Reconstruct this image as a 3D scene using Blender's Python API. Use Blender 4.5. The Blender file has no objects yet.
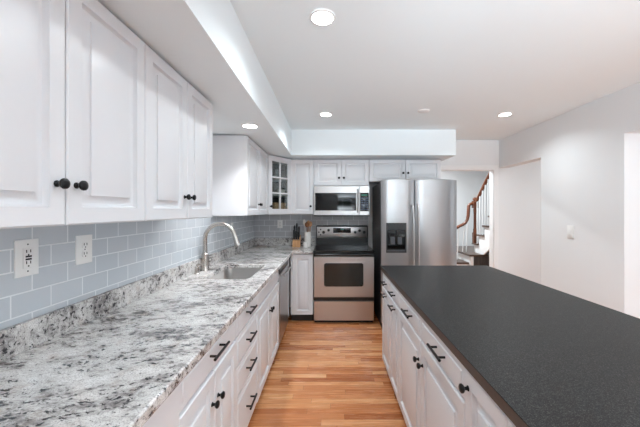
import bpy, bmesh, math, random
from mathutils import Vector, Matrix
random.seed(7)
R = math.radians
SC = bpy.context.scene
COL = SC.collection

# ---------------------------------------------------------------- camera
cam_d = bpy.data.cameras.new('camera'); cam = bpy.data.objects.new('camera', cam_d); COL.objects.link(cam)
cam_d.sensor_width = 36.0
cam_d.lens = 305.0 / 640.0 * 36.0
cam_d.shift_x = -10.0 / 640.0
cam_d.shift_y = -2.5 / 640.0
cam_d.clip_start = 0.02
cam.location = (0, 0, 1.416); cam.rotation_euler = (R(90), 0, 0)
SC.camera = cam

# ---------------------------------------------------------------- world, daylight, exposure
SC.view_settings.view_transform = 'Standard'
SC.view_settings.look = 'None'
SC.view_settings.gamma = 1.0
SC.view_settings.use_curve_mapping = False
SC.view_settings.exposure = 0.36
SC.cycles.diffuse_bounces = 7
SC.cycles.max_bounces = 14
SC.cycles.sample_clamp_indirect = 6.0
W = bpy.data.worlds.new('world'); SC.world = W; W.use_nodes = True
W.node_tree.nodes['Background'].inputs[0].default_value = (0.78, 0.88, 1.0, 1)
W.node_tree.nodes['Background'].inputs[1].default_value = 1.3

CAN_POWER = 5.7
SOFFIT_POWER = 3.7
HALL_POWER = 8.0

def area(name, loc, rot, sx, sy, power, color=(1, 1, 1)):
    d = bpy.data.lights.new(name, 'AREA'); d.shape = 'RECTANGLE'; d.size = sx; d.size_y = sy
    d.energy = power; d.color = color
    o = bpy.data.objects.new(name, d); COL.objects.link(o); o.location = loc; o.rotation_euler = rot
    return o
# patio window light, tilted up and narrowed on purpose to brighten the ceiling
area('patio_light_aimed_up', (0.85, -3.02, 1.25), (R(134), 0, 0), 1.7, 2.0, 165.0, (0.84, 0.93, 1.0)).data.spread = R(84)
# added cool fill, as if from a side hall window, through the opening
area('added_hall_fill', (4.00, 1.3, 1.45), (R(90), 0, R(90)), 2.0, 1.3, 7.0, (0.80, 0.91, 1.0))

# ---------------------------------------------------------------- materials
def lin(c):
    return tuple(((v / 12.92) if v <= 0.04045 else ((v + 0.055) / 1.055) ** 2.4) for v in c)
def rgb(r, g, b):
    return lin((r / 255, g / 255, b / 255)) + (1,)

class NT:
    def __init__(s, name):
        s.m = bpy.data.materials.new(name); s.m.use_nodes = True
        s.t = s.m.node_tree; s.b = s.t.nodes['Principled BSDF']; s.out = s.t.nodes['Material Output']
    def n(s, typ, **kw):
        nd = s.t.nodes.new(typ)
        for k, v in kw.items():
            if k.startswith('i_'):
                key = k[2:]
                key = int(key) if key.isdigit() else key.replace('_', ' ')
                nd.inputs[key].default_value = v
            else:
                setattr(nd, k, v)
        return nd
    def l(s, a, b): s.t.links.new(a, b)
    def math(s, op, a, b=None, c=None):
        nd = s.t.nodes.new('ShaderNodeMath'); nd.operation = op
        for i, v in enumerate((a, b, c)):
            if v is None: continue
            if isinstance(v, (int, float)): nd.inputs[i].default_value = v
            else: s.l(v, nd.inputs[i])
        return nd.outputs[0]
    def mix(s, fac, a, b):
        nd = s.t.nodes.new('ShaderNodeMix'); nd.data_type = 'RGBA'
        for i, v in ((0, fac), (6, a), (7, b)):
            if isinstance(v, (int, float, tuple)): nd.inputs[i].default_value = v
            else: s.l(v, nd.inputs[i])
        return nd.outputs[2]
    def ramp(s, fac, stops, interp='LINEAR'):
        nd = s.t.nodes.new('ShaderNodeValToRGB'); nd.color_ramp.interpolation = interp
        e = nd.color_ramp.elements
        e[0].position, e[0].color = stops[0]
        e[1].position, e[1].color = stops[-1]
        for p, c in stops[1:-1]:
            x = e.new(p); x.color = c
        s.l(fac, nd.inputs[0]); return nd.outputs[0]
    def obj(s): return s.n('ShaderNodeTexCoord').outputs['Object']
    def geo(s): return s.n('ShaderNodeNewGeometry').outputs['Position']
    def mapping(s, v, scale=(1, 1, 1), loc=(0, 0, 0), rot=(0, 0, 0)):
        nd = s.n('ShaderNodeMapping'); s.l(v, nd.inputs[0])
        nd.inputs['Location'].default_value = loc; nd.inputs['Rotation'].default_value = rot; nd.inputs['Scale'].default_value = scale
        return nd.outputs[0]
    def noise(s, v, scale, detail=2, rough=0.5, dist=0.0):
        nd = s.n('ShaderNodeTexNoise'); s.l(v, nd.inputs['Vector'])
        nd.inputs['Scale'].default_value = scale; nd.inputs['Detail'].default_value = detail
        nd.inputs['Roughness'].default_value = rough; nd.inputs['Distortion'].default_value = dist
        return nd.outputs['Fac']
    def bump(s, h, strength, dist=0.002):
        nd = s.n('ShaderNodeBump'); s.l(h, nd.inputs['Height'])
        nd.inputs['Strength'].default_value = strength; nd.inputs['Distance'].default_value = dist
        s.l(nd.outputs[0], s.b.inputs['Normal'])
    def base(s, c):
        if isinstance(c, tuple): s.b.inputs['Base Color'].default_value = c
        else: s.l(c, s.b.inputs['Base Color'])
    def set(s, **kw):
        for k, v in kw.items(): s.b.inputs[k.replace('_', ' ')].default_value = v

BW = lambda v: (v, v, v, 1)

def plain(name, c, rough=0.5, metal=0.0, var=0.04, scale=6.0, bump=0.0, bscale=120, spec=0.5):
    t = NT(name); o = t.obj()
    f = t.noise(o, scale, 3)
    d = tuple(max(0, x * (1 - var)) for x in c[:3]) + (1,)
    t.base(t.mix(f, d, c))
    t.set(Roughness=rough, Metallic=metal)
    t.b.inputs['Specular IOR Level'].default_value = spec
    if bump: t.bump(t.noise(o, bscale, 2), bump, 0.001)
    return t.m

def steel(name, c, rough=0.28, horiz=True, aniso=0.0):
    t = NT(name); o = t.obj()
    sc = (2, 2, 260) if horiz else (260, 260, 2)
    g = t.noise(t.mapping(o, sc), 1.0, 3, 0.6)
    t.base(t.mix(g, tuple(x * 0.95 for x in c[:3]) + (1,), c))
    t.set(Metallic=1.0)
    t.l(t.math('MULTIPLY_ADD', g, 0.06, rough - 0.03), t.b.inputs['Roughness'])
    t.bump(g, 0.012, 0.0004)
    return t.m

def emit(name, c, strength):
    t = NT(name); t.base(c); t.b.inputs['Emission Color'].default_value = c
    t.b.inputs['Emission Strength'].default_value = strength
    return t.m

def glass_thin(name, tint=(0.93, 0.97, 0.96, 1), refl=0.10):
    t = NT(name); t.t.nodes.remove(t.b)
    a = t.n('ShaderNodeBsdfTransparent'); a.inputs[0].default_value = tint
    g = t.n('ShaderNodeBsdfGlossy'); g.inputs['Roughness'].default_value = 0.03
    lw = t.n('ShaderNodeLayerWeight'); lw.inputs[0].default_value = 0.25
    f = t.math('MULTIPLY_ADD', lw.outputs['Fresnel'], 0.8, refl * 0.5)
    mx = t.n('ShaderNodeMixShader'); t.l(f, mx.inputs[0]); t.l(a.outputs[0], mx.inputs[1]); t.l(g.outputs[0], mx.inputs[2])
    t.l(mx.outputs[0], t.out.inputs[0])
    return t.m

def tile_mat(name, axis, c1, c2):
    t = NT(name); p = t.geo()
    s = t.n('ShaderNodeSeparateXYZ'); t.l(p, s.inputs[0])
    c = t.n('ShaderNodeCombineXYZ')
    if axis == 'y':
        t.l(t.math('SUBTRACT', s.outputs[1], 1.216 - 0.077 * 4), c.inputs[0])
    else:
        t.l(t.math('ADD', s.outputs[0], 3.12), c.inputs[0])
    t.l(t.math('SUBTRACT', s.outputs[2], 1.282 - 0.081 * 12), c.inputs[1])
    b = t.n('ShaderNodeTexBrick'); t.l(c.outputs[0], b.inputs['Vector'])
    b.offset = 0.5; b.offset_frequency = 2; b.squash = 1.0
    b.inputs['Color1'].default_value = c1; b.inputs['Color2'].default_value = c2
    b.inputs['Mortar'].default_value = rgb(226, 230, 232)
    b.inputs['Scale'].default_value = 1.0; b.inputs['Mortar Size'].default_value = 0.0028
    b.inputs['Mortar Smooth'].default_value = 0.15; b.inputs['Bias'].default_value = 0.0
    b.inputs['Brick Width'].default_value = 0.154; b.inputs['Row Height'].default_value = 0.081
    t.base(b.outputs['Color'])
    t.l(t.math('MULTIPLY_ADD', b.outputs['Fac'], 0.5, 0.17), t.b.inputs['Roughness'])
    wav = t.noise(p, 9.0, 2)
    h = t.math('ADD', t.math('MULTIPLY', b.outputs['Fac'], -1.0), t.math('MULTIPLY', wav, 0.5))
    t.bump(h, 0.35, 0.002)
    return t.m

def granite_mat():
    t = NT('granite'); p = t.geo()
    # veins drift across the counter: warp the lookup, then stretch it a little
    w = t.n('ShaderNodeTexNoise'); t.l(p, w.inputs['Vector']); w.inputs['Scale'].default_value = 7.0; w.inputs['Detail'].default_value = 3
    va = t.n('ShaderNodeVectorMath', operation='MULTIPLY_ADD'); t.l(w.outputs['Color'], va.inputs[0]); va.inputs[1].default_value = (0.07, 0.07, 0.07); t.l(p, va.inputs[2])
    v = t.mapping(va.outputs[0], (0.62, 1.0, 1.0), rot=(0, 0, R(-32)))
    big = t.noise(v, 6.0, 4, 0.6)
    mid = t.noise(v, 30, 6, 0.72)
    fine = t.noise(p, 210, 3, 0.65)
    dk = t.noise(v, 78, 4, 0.62)
    f = t.math('ADD', t.math('MULTIPLY', big, 0.42), t.math('MULTIPLY', mid, 0.58))
    base = t.ramp(f, [(0.36, rgb(104, 100, 100)), (0.435, rgb(158, 153, 151)), (0.50, rgb(206, 203, 200)), (0.62, rgb(232, 231, 229))])
    base = t.mix(t.ramp(fine, [(0.38, BW(0.7)), (0.50, BW(0))]), base, rgb(142, 138, 138))
    msk = t.math('ADD', dk, t.math('MULTIPLY', t.math('SUBTRACT', 0.5, f), 0.75))
    base = t.mix(t.ramp(msk, [(0.575, BW(0)), (0.635, BW(0.95))]), base, rgb(44, 42, 45))
    warm = t.noise(p, 13, 3)
    base = t.mix(t.ramp(warm, [(0.58, BW(0)), (0.74, BW(0.30))]), base, rgb(170, 146, 128))
    t.base(base); t.set(Roughness=0.16)
    return t.m

def island_mat():
    t = NT('charcoal_laminate'); p = t.geo()
    a = t.noise(p, 420, 2, 0.7); b = t.noise(p, 150, 3, 0.6)
    base = t.ramp(a, [(0.40, rgb(16, 15, 15)), (0.52, rgb(30, 29, 28)), (0.68, rgb(84, 82, 80))])
    base = t.mix(t.ramp(b, [(0.46, BW(0.0)), (0.62, BW(0.45))]), base, rgb(18, 17, 17))
    t.base(base); t.set(Roughness=0.42); t.b.inputs['Specular IOR Level'].default_value = 0.14; t.bump(a, 0.08, 0.0005)
    return t.m

def floor_mat():
    t = NT('oak_strip_floor'); p = t.geo()
    s = t.n('ShaderNodeSeparateXYZ'); t.l(p, s.inputs[0])
    x, y = s.outputs[0], s.outputs[1]
    WD, LN = 0.0575, 0.78
    yr = t.math('DIVIDE', y, WD); row = t.math('FLOOR', yr); fy = t.math('FRACT', yr)
    wn = t.n('ShaderNodeTexWhiteNoise', noise_dimensions='1D'); t.l(row, wn.inputs['W'])
    xs = t.math('DIVIDE', t.math('ADD', x, t.math('MULTIPLY', wn.outputs[0], 7.3)), LN)
    cel = t.math('FLOOR', xs); fx = t.math('FRACT', xs)
    cc = t.n('ShaderNodeCombineXYZ'); t.l(row, cc.inputs[0]); t.l(cel, cc.inputs[1])
    w2 = t.n('ShaderNodeTexWhiteNoise', noise_dimensions='2D'); t.l(cc.outputs[0], w2.inputs['Vector'])
    tone = w2.outputs[0]
    off = t.n('ShaderNodeCombineXYZ'); t.l(t.math('MULTIPLY', tone, 31.0), off.inputs[0]); t.l(t.math('MULTIPLY', tone, 17.0), off.inputs[2])
    va = t.n('ShaderNodeVectorMath', operation='ADD'); t.l(p, va.inputs[0]); t.l(off.outputs[0], va.inputs[1])
    g1 = t.noise(t.mapping(va.outputs[0], (2.2, 34, 2)), 1.0, 5, 0.6, 1.2)
    g2 = t.noise(t.mapping(va.outputs[0], (9, 240, 5)), 1.0, 2, 0.5)
    f = t.math('ADD', t.math('MULTIPLY_ADD', tone, 0.55, -0.02), t.math('MULTIPLY', g1, 0.55))
    col = t.ramp(f, [(0.18, rgb(156, 90, 52)), (0.42, rgb(190, 121, 76)), (0.66, rgb(212, 149, 101)), (0.95, rgb(229, 178, 130))])
    col = t.mix(t.ramp(g2, [(0.50, BW(0)), (0.68, BW(0.35))]), col, rgb(150, 86, 46))
    gx = t.math('LESS_THAN', fx, 0.0035); gy = t.math('LESS_THAN', fy, 0.030)
    gap = t.math('MAXIMUM', gx, gy)
    col = t.mix(t.math('MULTIPLY', gap, 0.55), col, rgb(96, 54, 28))
    t.base(col); t.l(t.math('MULTIPLY_ADD', g1, 0.10, 0.22), t.b.inputs['Roughness'])
    t.bump(t.math('MULTIPLY', gap, -1.0), 0.25, 0.001)
    return t.m

def wood(name, c1, c2, axis='z', rough=0.4):
    t = NT(name); o = t.obj()
    sc = {'z': (38, 38, 3), 'x': (3, 38, 38), 'y': (38, 3, 38)}[axis]
    g = t.noise(t.mapping(o, sc), 1.0, 4, 0.6, 0.8)
    t.base(t.ramp(g, [(0.3, c1), (0.7, c2)])); t.set(Roughness=rough)
    return t.m

M = {}
M['wall'] = plain('wall_paint', rgb(232, 233, 234), 0.7, var=0.01, bump=0.05, bscale=260, spec=0.25)
M['ceil'] = plain('ceiling_paint', rgb(236, 243, 246), 0.85, var=0.01, spec=0.2)
M['trim'] = plain('trim_paint', rgb(238, 238, 238), 0.4, var=0.01)
M['cab'] = plain('white_cabinet_paint', rgb(220, 221, 224), 0.36, var=0.012, scale=3)
M['gap'] = plain('cabinet_shadow_gap', rgb(120, 116, 114), 0.7)
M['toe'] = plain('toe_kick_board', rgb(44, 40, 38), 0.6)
M['black'] = plain('black_hardware', rgb(24, 23, 24), 0.34, metal=0.4)
M['granite'] = granite_mat()
M['island'] = island_mat()
M['edge'] = plain('brown_edge_band', rgb(84, 72, 66), 0.5, var=0.3, scale=60)
M['floor'] = floor_mat()
M['tile_l'] = tile_mat('subway_tile_side', 'y', rgb(200, 206, 211), rgb(193, 200, 206))
M['tile_b'] = tile_mat('subway_tile_end', 'x', rgb(190, 191, 195), rgb(184, 186, 190))
M['steel'] = steel('brushed_stainless', rgb(198, 196, 195), 0.33)
M['steel_v'] = steel('brushed_stainless_upright', rgb(172, 172, 173), 0.30)
M['sink'] = steel('sink_steel', rgb(196, 193, 190), 0.30)
M['nickel'] = steel('brushed_nickel', rgb(190, 184, 178), 0.24)
M['bglass'] = plain('black_glass', rgb(9, 10, 12), 0.08, var=0.2)
M['oven_glass'] = plain('oven_window_glass', rgb(40, 42, 40), 0.05, var=0.2)
M['enamel'] = plain('black_enamel', rgb(22, 22, 24), 0.22)
M['charcoal'] = plain('charcoal_side_panel', rgb(52, 50, 50), 0.40, bump=0.05, bscale=400)
M['plastic_b'] = plain('black_plastic', rgb(26, 27, 30), 0.35)
M['plastic_g'] = plain('grey_plastic', rgb(72, 75, 80), 0.4)
M['button'] = plain('blue_grey_buttons', rgb(70, 84, 104), 0.4)
M['lcd'] = emit('green_display', rgb(40, 110, 96), 0.12)
M['burner'] = plain('burner_ring_print', rgb(60, 60, 62), 0.2)
M['plate'] = plain('white_plate_plastic', rgb(238, 238, 236), 0.3, var=0.01)
M['slot'] = plain('outlet_slots', rgb(40, 40, 42), 0.6)
M['block'] = wood('light_block_wood', rgb(186, 134, 88), rgb(216, 170, 124))
M['spoon'] = wood('spoon_wood', rgb(150, 98, 58), rgb(196, 148, 102))
M['spoon_d'] = wood('dark_spoon_wood', rgb(96, 56, 32), rgb(138, 86, 50))
M['oakrail'] = wood('stained_handrail_wood', rgb(74, 36, 18), rgb(118, 64, 34))
M['tread'] = wood('dark_stained_tread', rgb(58, 42, 34), rgb(86, 64, 50), 'x', 0.3)
M['dpanel'] = wood('dark_stair_panel', rgb(52, 46, 44), rgb(78, 70, 66), 'z', 0.4)
M['ceramic'] = plain('white_ceramic', rgb(236, 232, 226), 0.2, var=0.02)
M['bowl_g'] = plain('grey_stoneware', rgb(96, 96, 98), 0.3)
M['basket'] = wood('tan_box_wood', rgb(178, 142, 108), rgb(206, 172, 136), 'x', 0.6)
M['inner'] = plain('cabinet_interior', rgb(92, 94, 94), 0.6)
M['pane'] = glass_thin('cabinet_pane')
M['tumbler'] = glass_thin('tumbler_glass', (0.86, 0.9, 0.9, 1), 0.2)
M['lens'] = emit('lamp_lens', (1.0, 0.97, 0.92, 1), 14.0)
M['lawn'] = plain('lawn', rgb(84, 120, 62), 0.9, var=0.4, scale=3)
M['hedge'] = plain('hedge_leaves', rgb(58, 92, 50), 0.9, var=0.6, scale=5)

# ---------------------------------------------------------------- mesh building
class MB:
    def __init__(s): s.bm = bmesh.new()
    def ring(s, pts): return [s.bm.verts.new(Vector(p)) for p in pts]
    def bridge(s, a, b):
        n = len(a)
        for i in range(n):
            j = (i + 1) % n
            try: s.bm.faces.new((a[i], a[j], b[j], b[i]))
            except ValueError: pass
    def rings(s, rs, cap0=True, cap1=True):
        vs = [s.ring(r) for r in rs]
        for a, b in zip(vs, vs[1:]): s.bridge(a, b)
        if cap0: s.bm.faces.new(list(reversed(vs[0])))
        if cap1: s.bm.faces.new(vs[-1])
        return s
    def box(s, x0, x1, y0, y1, z0, z1):
        return s.rings([[(x0, y0, z), (x1, y0, z), (x1, y1, z), (x0, y1, z)] for z in (z0, z1)])
    def fbox(s, F, u0, u1, w0, w1, z0, z1):
        return s.rings([[F(u0, z, w0), F(u1, z, w0), F(u1, z, w1), F(u0, z, w1)] for z in (z0, z1)])
    def prism(s, poly, z0, z1):
        return s.rings([[(x, y, z) for x, y in poly] for z in (z0, z1)])
    def lathe(s, prof, o=(0, 0, 0), axis=(0, 0, 1), seg=20, cap=True):
        a = Vector(axis).normalized(); q = Vector((0, 0, 1)).rotation_difference(a); o = Vector(o)
        rs = [[o + q @ Vector((r * math.cos(2 * math.pi * k / seg), r * math.sin(2 * math.pi * k / seg), z)) for k in range(seg)] for r, z in prof]
        return s.rings(rs, cap, cap)
    def cyl(s, r, a, b, seg=16):
        a, b = Vector(a), Vector(b)
        return s.lathe([(r, 0), (r, (b - a).length)], a, b - a, seg)
    def tube(s, pts, rad, seg=12, flat=1.0):
        pts = [Vector(p) for p in pts]; n = len(pts)
        rad = rad if isinstance(rad, (list, tuple)) else [rad] * n
        t0 = (pts[1] - pts[0]).normalized()
        up = Vector((0, 0, 1)) if abs(t0.z) < 0.9 else Vector((1, 0, 0))
        nrm = (up - t0 * up.dot(t0)).normalized(); rs = []
        for i, p in enumerate(pts):
            t = (pts[min(i + 1, n - 1)] - pts[max(i - 1, 0)]).normalized()
            nrm = (nrm - t * nrm.dot(t)).normalized(); bi = t.cross(nrm)
            rs.append([p + nrm * (rad[i] * math.cos(2 * math.pi * k / seg)) + bi * (rad[i] * flat * math.sin(2 * math.pi * k / seg)) for k in range(seg)])
        return s.rings(rs)
    def panel(s, F, u0, u1, z0, z1, prof):
        """nested rectangles: (inset, height) pairs"""
        return s.rings([[F(u0 + i, z0 + i, w), F(u1 - i, z0 + i, w), F(u1 - i, z1 - i, w), F(u0 + i, z1 - i, w)] for i, w in prof])
    def frame(s, F, u0, u1, z0, z1, w0, w1, bw, bz=None):
        bz = bz or bw
        a = [(u0, z0), (u1, z0), (u1, z1), (u0, z1)]
        b = [(u0 + bw, z0 + bz), (u1 - bw, z0 + bz), (u1 - bw, z1 - bz), (u0 + bw, z1 - bz)]
        vs = [s.ring([F(u, z, w) for u, z in r]) for r, w in ((a, w0), (a, w1), (b, w1), (b, w0))]
        for i in range(4): s.bridge(vs[i], vs[(i + 1) % 4])
        return s

class Fr:
    """a flat front: origin, direction along it, outward normal"""
    def __init__(s, o, u, w): s.o, s.u, s.w = Vector(o), Vector(u).normalized(), Vector(w).normalized()
    def __call__(s, u, z, w): return s.o + s.u * u + s.w * w + Vector((0, 0, z))

ROOT = {}
def link_mesh(name, mb, mat, bevel):
    bm = mb.bm
    bmesh.ops.recalc_face_normals(bm, faces=bm.faces)
    me = bpy.data.meshes.new(name); bm.to_mesh(me); bm.free()
    o = bpy.data.objects.new(name, me); COL.objects.link(o)
    for m in (mat if isinstance(mat, list) else [mat]): me.materials.append(m)
    for p in me.polygons: p.use_smooth = True
    me.set_sharp_from_angle(angle=R(35))
    if bevel:
        b = o.modifiers.new('bevel', 'BEVEL'); b.width = bevel; b.segments = 2; b.limit_method = 'ANGLE'; b.angle_limit = R(40)
    return o

def part(name, mb, mat, parent, bevel=0.0, label=None):
    """a part or a sub-part; the vertices come in world space"""
    root = ROOT[parent.name]
    for v in mb.bm.verts: v.co -= root
    o = link_mesh(name, mb, mat, bevel); o.parent = parent; ROOT[o.name] = root
    if label: o['label'] = label
    return o

def tag(o, label, cat, group=None):
    o['label'] = label; o['category'] = cat
    if group: o['group'] = group
    return o

def thing(name, label, cat, loc, group=None):
    o = bpy.data.objects.new(name, None); COL.objects.link(o); o.location = loc; o.empty_display_size = 0.1
    ROOT[o.name] = Vector(loc)
    return tag(o, label, cat, group)

def single(name, mb, mat, label, cat, group=None, bevel=0.0):
    xs = [v.co for v in mb.bm.verts]
    lo = Vector((min(v.x for v in xs), min(v.y for v in xs), min(v.z for v in xs)))
    hi = Vector((max(v.x for v in xs), max(v.y for v in xs), 0))
    c = Vector(((lo.x + hi.x) / 2, (lo.y + hi.y) / 2, lo.z))
    for v in mb.bm.verts: v.co -= c
    o = link_mesh(name, mb, mat, bevel); o.location = c; ROOT[o.name] = c
    return tag(o, label, cat, group)

def struct(name, mb, mat, label=None, parent=None, bevel=0.0):
    o = link_mesh(name, mb, mat, bevel); ROOT[o.name] = Vector((0, 0, 0))
    if parent: o.parent = parent
    o['kind'] = 'structure'
    if label: o['label'] = label
    return o

def dup(root, loc, label, group=None):
    r = root.copy(); COL.objects.link(r); r.location = loc; r['label'] = label
    if group: r['group'] = group
    for ch in list(root.children):
        c = ch.copy(); COL.objects.link(c); c.parent = r
        for g in ch.children:
            d = g.copy(); COL.objects.link(d); d.parent = c
    return r

# ---------------------------------------------------------------- the room
XL, XR, YB, YR, H = -1.12, 2.49, 4.49, -3.2, 2.456
XH, YS = 4.05, 6.75                       # hall wall beyond the openings, stair hall end wall
SZ = 2.13                                 # underside of the soffit
struct('floor', MB().box(XL - 0.12, XH + 0.1, YR - 0.12, YS + 0.1, -0.1, 0.0), M['floor'], 'honey coloured oak strip floor')
struct('ceiling', MB().box(XL - 0.12, XH + 0.1, YR - 0.12, YS + 0.1, H, H + 0.12), M['ceil'], 'flat white ceiling')
struct('wall_left', MB().box(XL - 0.12, XL, YR - 0.12, YS, 0, H), M['wall'])
DX0, DX1, DH = 1.60, 2.405, 2.03
b = MB(); b.box(XL, DX0, YB, YB + 0.11, 0, H); b.box(DX0, DX1, YB, YB + 0.11, DH, H); b.box(DX1, XH, YB, YB + 0.11, 0, H)
struct('wall_back', b, M['wall'])
b = MB(); T = 0.14
b.box(XR, XR + T, 2.58, 3.60, 0, H); b.box(XR, XR + T, 3.60, YB, 2.05, H); b.box(XR, XR + T, 0.55, 2.58, 2.072, H); b.box(XR, XR + T, YR, 0.55, 0, H)
struct('wall_right', b, M['wall'])
b = MB(); b.box(XL, 0.0, YR - 0.12, YR, 0, H); b.box(1.7, XH, YR - 0.12, YR, 0, H); b.box(0.0, 1.7, YR - 0.12, YR, 2.3, H); b.box(0.0, 1.7, YR - 0.12, YR, 0, 0.12)
b.box(XL, 0.30, -0.57, -0.45, 0, H)  # unseen wall stub added to keep daylight off cabinet doors and soffit
struct('wall_rear_with_light_block', b, M['wall'])
b = MB(); HW0, HW1 = 0.25, 2.35
b.box(XH, XH + 0.1, YR, HW0, 0, H); b.box(XH, XH + 0.1, HW1, YS, 0, H); b.box(XH, XH + 0.1, HW0, HW1, 0, 0.75); b.box(XH, XH + 0.1, HW0, HW1, 2.15, H)
struct('wall_hall', b, M['wall'])
FW = Fr((XH, 0, 0), (0, 1, 0), (-1, 0, 0))
b = MB(); b.frame(FW, HW0, HW1, 0.75, 2.15, -0.1, 0.02, 0.06); b.fbox(FW, 1.27, 1.33, -0.08, 0.0, 0.81, 2.09); b.fbox(FW, HW0 + 0.06, HW1 - 0.06, -0.07, -0.01, 1.43, 1.47)
struct('added_window_2', b, M['trim'])  # unseen window added to go with the hall fill lamp
struct('wall_stair', MB().box(XL, XH, YS, YS + 0.1, 0, H), M['wall'])
FB = Fr((0, YR, 0), (1, 0, 0), (0, 1, 0))
b = MB(); b.frame(FB, 0.0, 1.7, 0.12, 2.3, -0.1, 0.02, 0.06)
for u in (0.85,): b.fbox(FB, u - 0.03, u + 0.03, -0.08, 0.0, 0.17, 2.25)
wn = struct('window_1', b, M['trim'])
struct('ground', MB().box(-14, 16, -22, -3.4, -0.3, -0.12), M['lawn'])
struct('hedge', MB().box(-12, 14, -15, -13.6, -0.3, 2.4), M['hedge'])

# dropped soffit over both runs of wall cabinets
SXE, SYE = -0.494, 3.90
b = MB(); b.prism([(XL, -0.45), (SXE, -0.45), (SXE, SYE), (1.61, SYE), (1.61, YB), (XL, YB)], SZ, H)
struct('soffit', b, M['ceil'], 'white dropped soffit above the wall cabinets')
# door casing round the opening to the stair hall
FD = Fr((0, YB, 0), (1, 0, 0), (0, -1, 0))
b = MB(); b.fbox(FD, DX1, DX1 + 0.066, 0, 0.016, 0, DH + 0.055); b.fbox(FD, 1.535, DX0, 0, 0.016, 0, DH + 0.055); b.fbox(FD, DX0, DX1, 0, 0.016, DH, DH + 0.055)
b.fbox(FD, DX1 - 0.004, DX1, -0.11, 0.008, 0, DH); b.fbox(FD, DX0, DX0 + 0.012, -0.11, 0.008, 0, DH); b.fbox(FD, DX0, DX1, -0.11, 0.008, DH - 0.012, DH)
struct('trim_1', b, M['trim'], bevel=0.003)
# tile backsplash
struct('trim_2', MB().box(XL, XL + 0.008, 0.1, YB, 0.90, 1.372), M['tile_l'], 'pale blue grey subway tile backsplash along the counter')
struct('trim_3', MB().box(XL + 0.008, 0.56, YB - 0.008, YB, 0.90, 1.45), M['tile_b'], 'grey subway tile backsplash behind the range')
# baseboards
b = MB(); b.box(XR - 0.014, XR, 2.58, 3.60, 0, 0.10); struct('baseboard_right', b, M['trim'])
b = MB(); b.box(XR + T, XH, YB - 0.014, YB, 0, 0.10); struct('baseboard_hall', b, M['trim'])

# ---------------------------------------------------------------- cabinet fronts and hardware
FL = lambda x, y=0: Fr((x, y, 0), (0, 1, 0), (1, 0, 0))      # faces +X
FI = lambda x, y=0: Fr((x, y, 0), (0, 1, 0), (-1, 0, 0))     # faces -X
FK = lambda y, x=0: Fr((x, y, 0), (1, 0, 0), (0, -1, 0))     # faces the camera
TD = 0.022
def door_prof(w, s=1.0, rail=0.052):
    t = w + TD
    return [(0, w), (0, t - 0.004), (0.004, t), (rail, t), (rail + 0.001, t - 0.005), (rail + 0.007, t - 0.014), (rail + 0.013, t - 0.016), (rail + 0.017, t - 0.016), (rail + 0.038, t - 0.0065), (rail + 0.039, t - 0.001), (rail + 0.042, t)]
def slab_prof(w):
    t = w + TD
    return [(0, w), (0, t - 0.006), (0.008, t - 0.005), (0.022, t - 0.004), (0.026, t), (0.030, t)]
def knob(F, u, z, w, parent):
    q = MB().lathe([(0.0095, 0), (0.0095, 0.002), (0.006, 0.005), (0.0055, 0.013), (0.012, 0.016), (0.0155, 0.021), (0.0150, 0.026), (0.010, 0.0295), (0.003, 0.0305)], F(u, z, w), F.w, 18)
    return part('knob', q, M['black'], parent)
def pull(F, u, z, w, parent, L=0.15):
    q = MB(); st = 0.032
    q.cyl(0.006, F(u - L / 2, z, w + st), F(u + L / 2, z, w + st), 12)
    for s in (-1, 1): q.cyl(0.005, F(u + s * L * 0.32, z, w), F(u + s * L * 0.32, z, w + st), 10)
    return part('pull', q, M['black'], parent)

def fronts(root, F, items, w=0.0):
    for it in items:
        k = it[0]; u0, u1, z0, z1 = it[1:5]; hw = it[5] if len(it) > 5 else None
        g = 0.0028
        if k == 'door': o = part('door', MB().panel(F, u0 + g, u1 - g, z0 + g, z1 - g, door_prof(w)), M['cab'], root)
        elif k == 'slimdoor': o = part('door', MB().panel(F, u0 + g, u1 - g, z0 + g, z1 - g, door_prof(w, rail=0.042)), M['cab'], root)
        elif k == 'drawer': o = part('drawer', MB().panel(F, u0 + g, u1 - g, z0 + g, z1 - g, slab_prof(w)), M['cab'], root)
        else: o = part('panel', MB().panel(F, u0 + g, u1 - g, z0 + g, z1 - g, [(0, w), (0, w + TD - 0.003), (0.003, w + TD)]), M['cab'], root)
        if hw:
            if hw[0] == 'knob': knob(F, hw[1], hw[2], w + TD, o)
            else: pull(F, hw[1], hw[2], w + TD, o, *(hw[3:]))

def wall_cab(F, u0, u1, z0, z1, D, label, items, group='white raised-panel wall cabinets'):
    c = F((u0 + u1) / 2, z0, -D / 2)
    r = thing('wall_cabinet', label, 'cabinet', c, group)
    part('body', MB().fbox(F, u0 + 0.001, u1 - 0.001, -D, -0.001, z0, z1), M['cab'], r)
    fronts(r, F, items)
    return r

def base_cab(F, u0, u1, D, label, items, group, top=0.874, toe=0.10, toe_w=-0.065):
    c = F((u0 + u1) / 2, 0, -D / 2)
    r = thing('base_cabinet', label, 'cabinet', c, group)
    part('body', MB().fbox(F, u0 + 0.001, u1 - 0.001, -D, -0.001, toe, top), M['cab'], r)
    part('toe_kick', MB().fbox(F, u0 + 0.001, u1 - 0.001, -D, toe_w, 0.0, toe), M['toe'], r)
    fronts(r, F, items)
    return r

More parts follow.
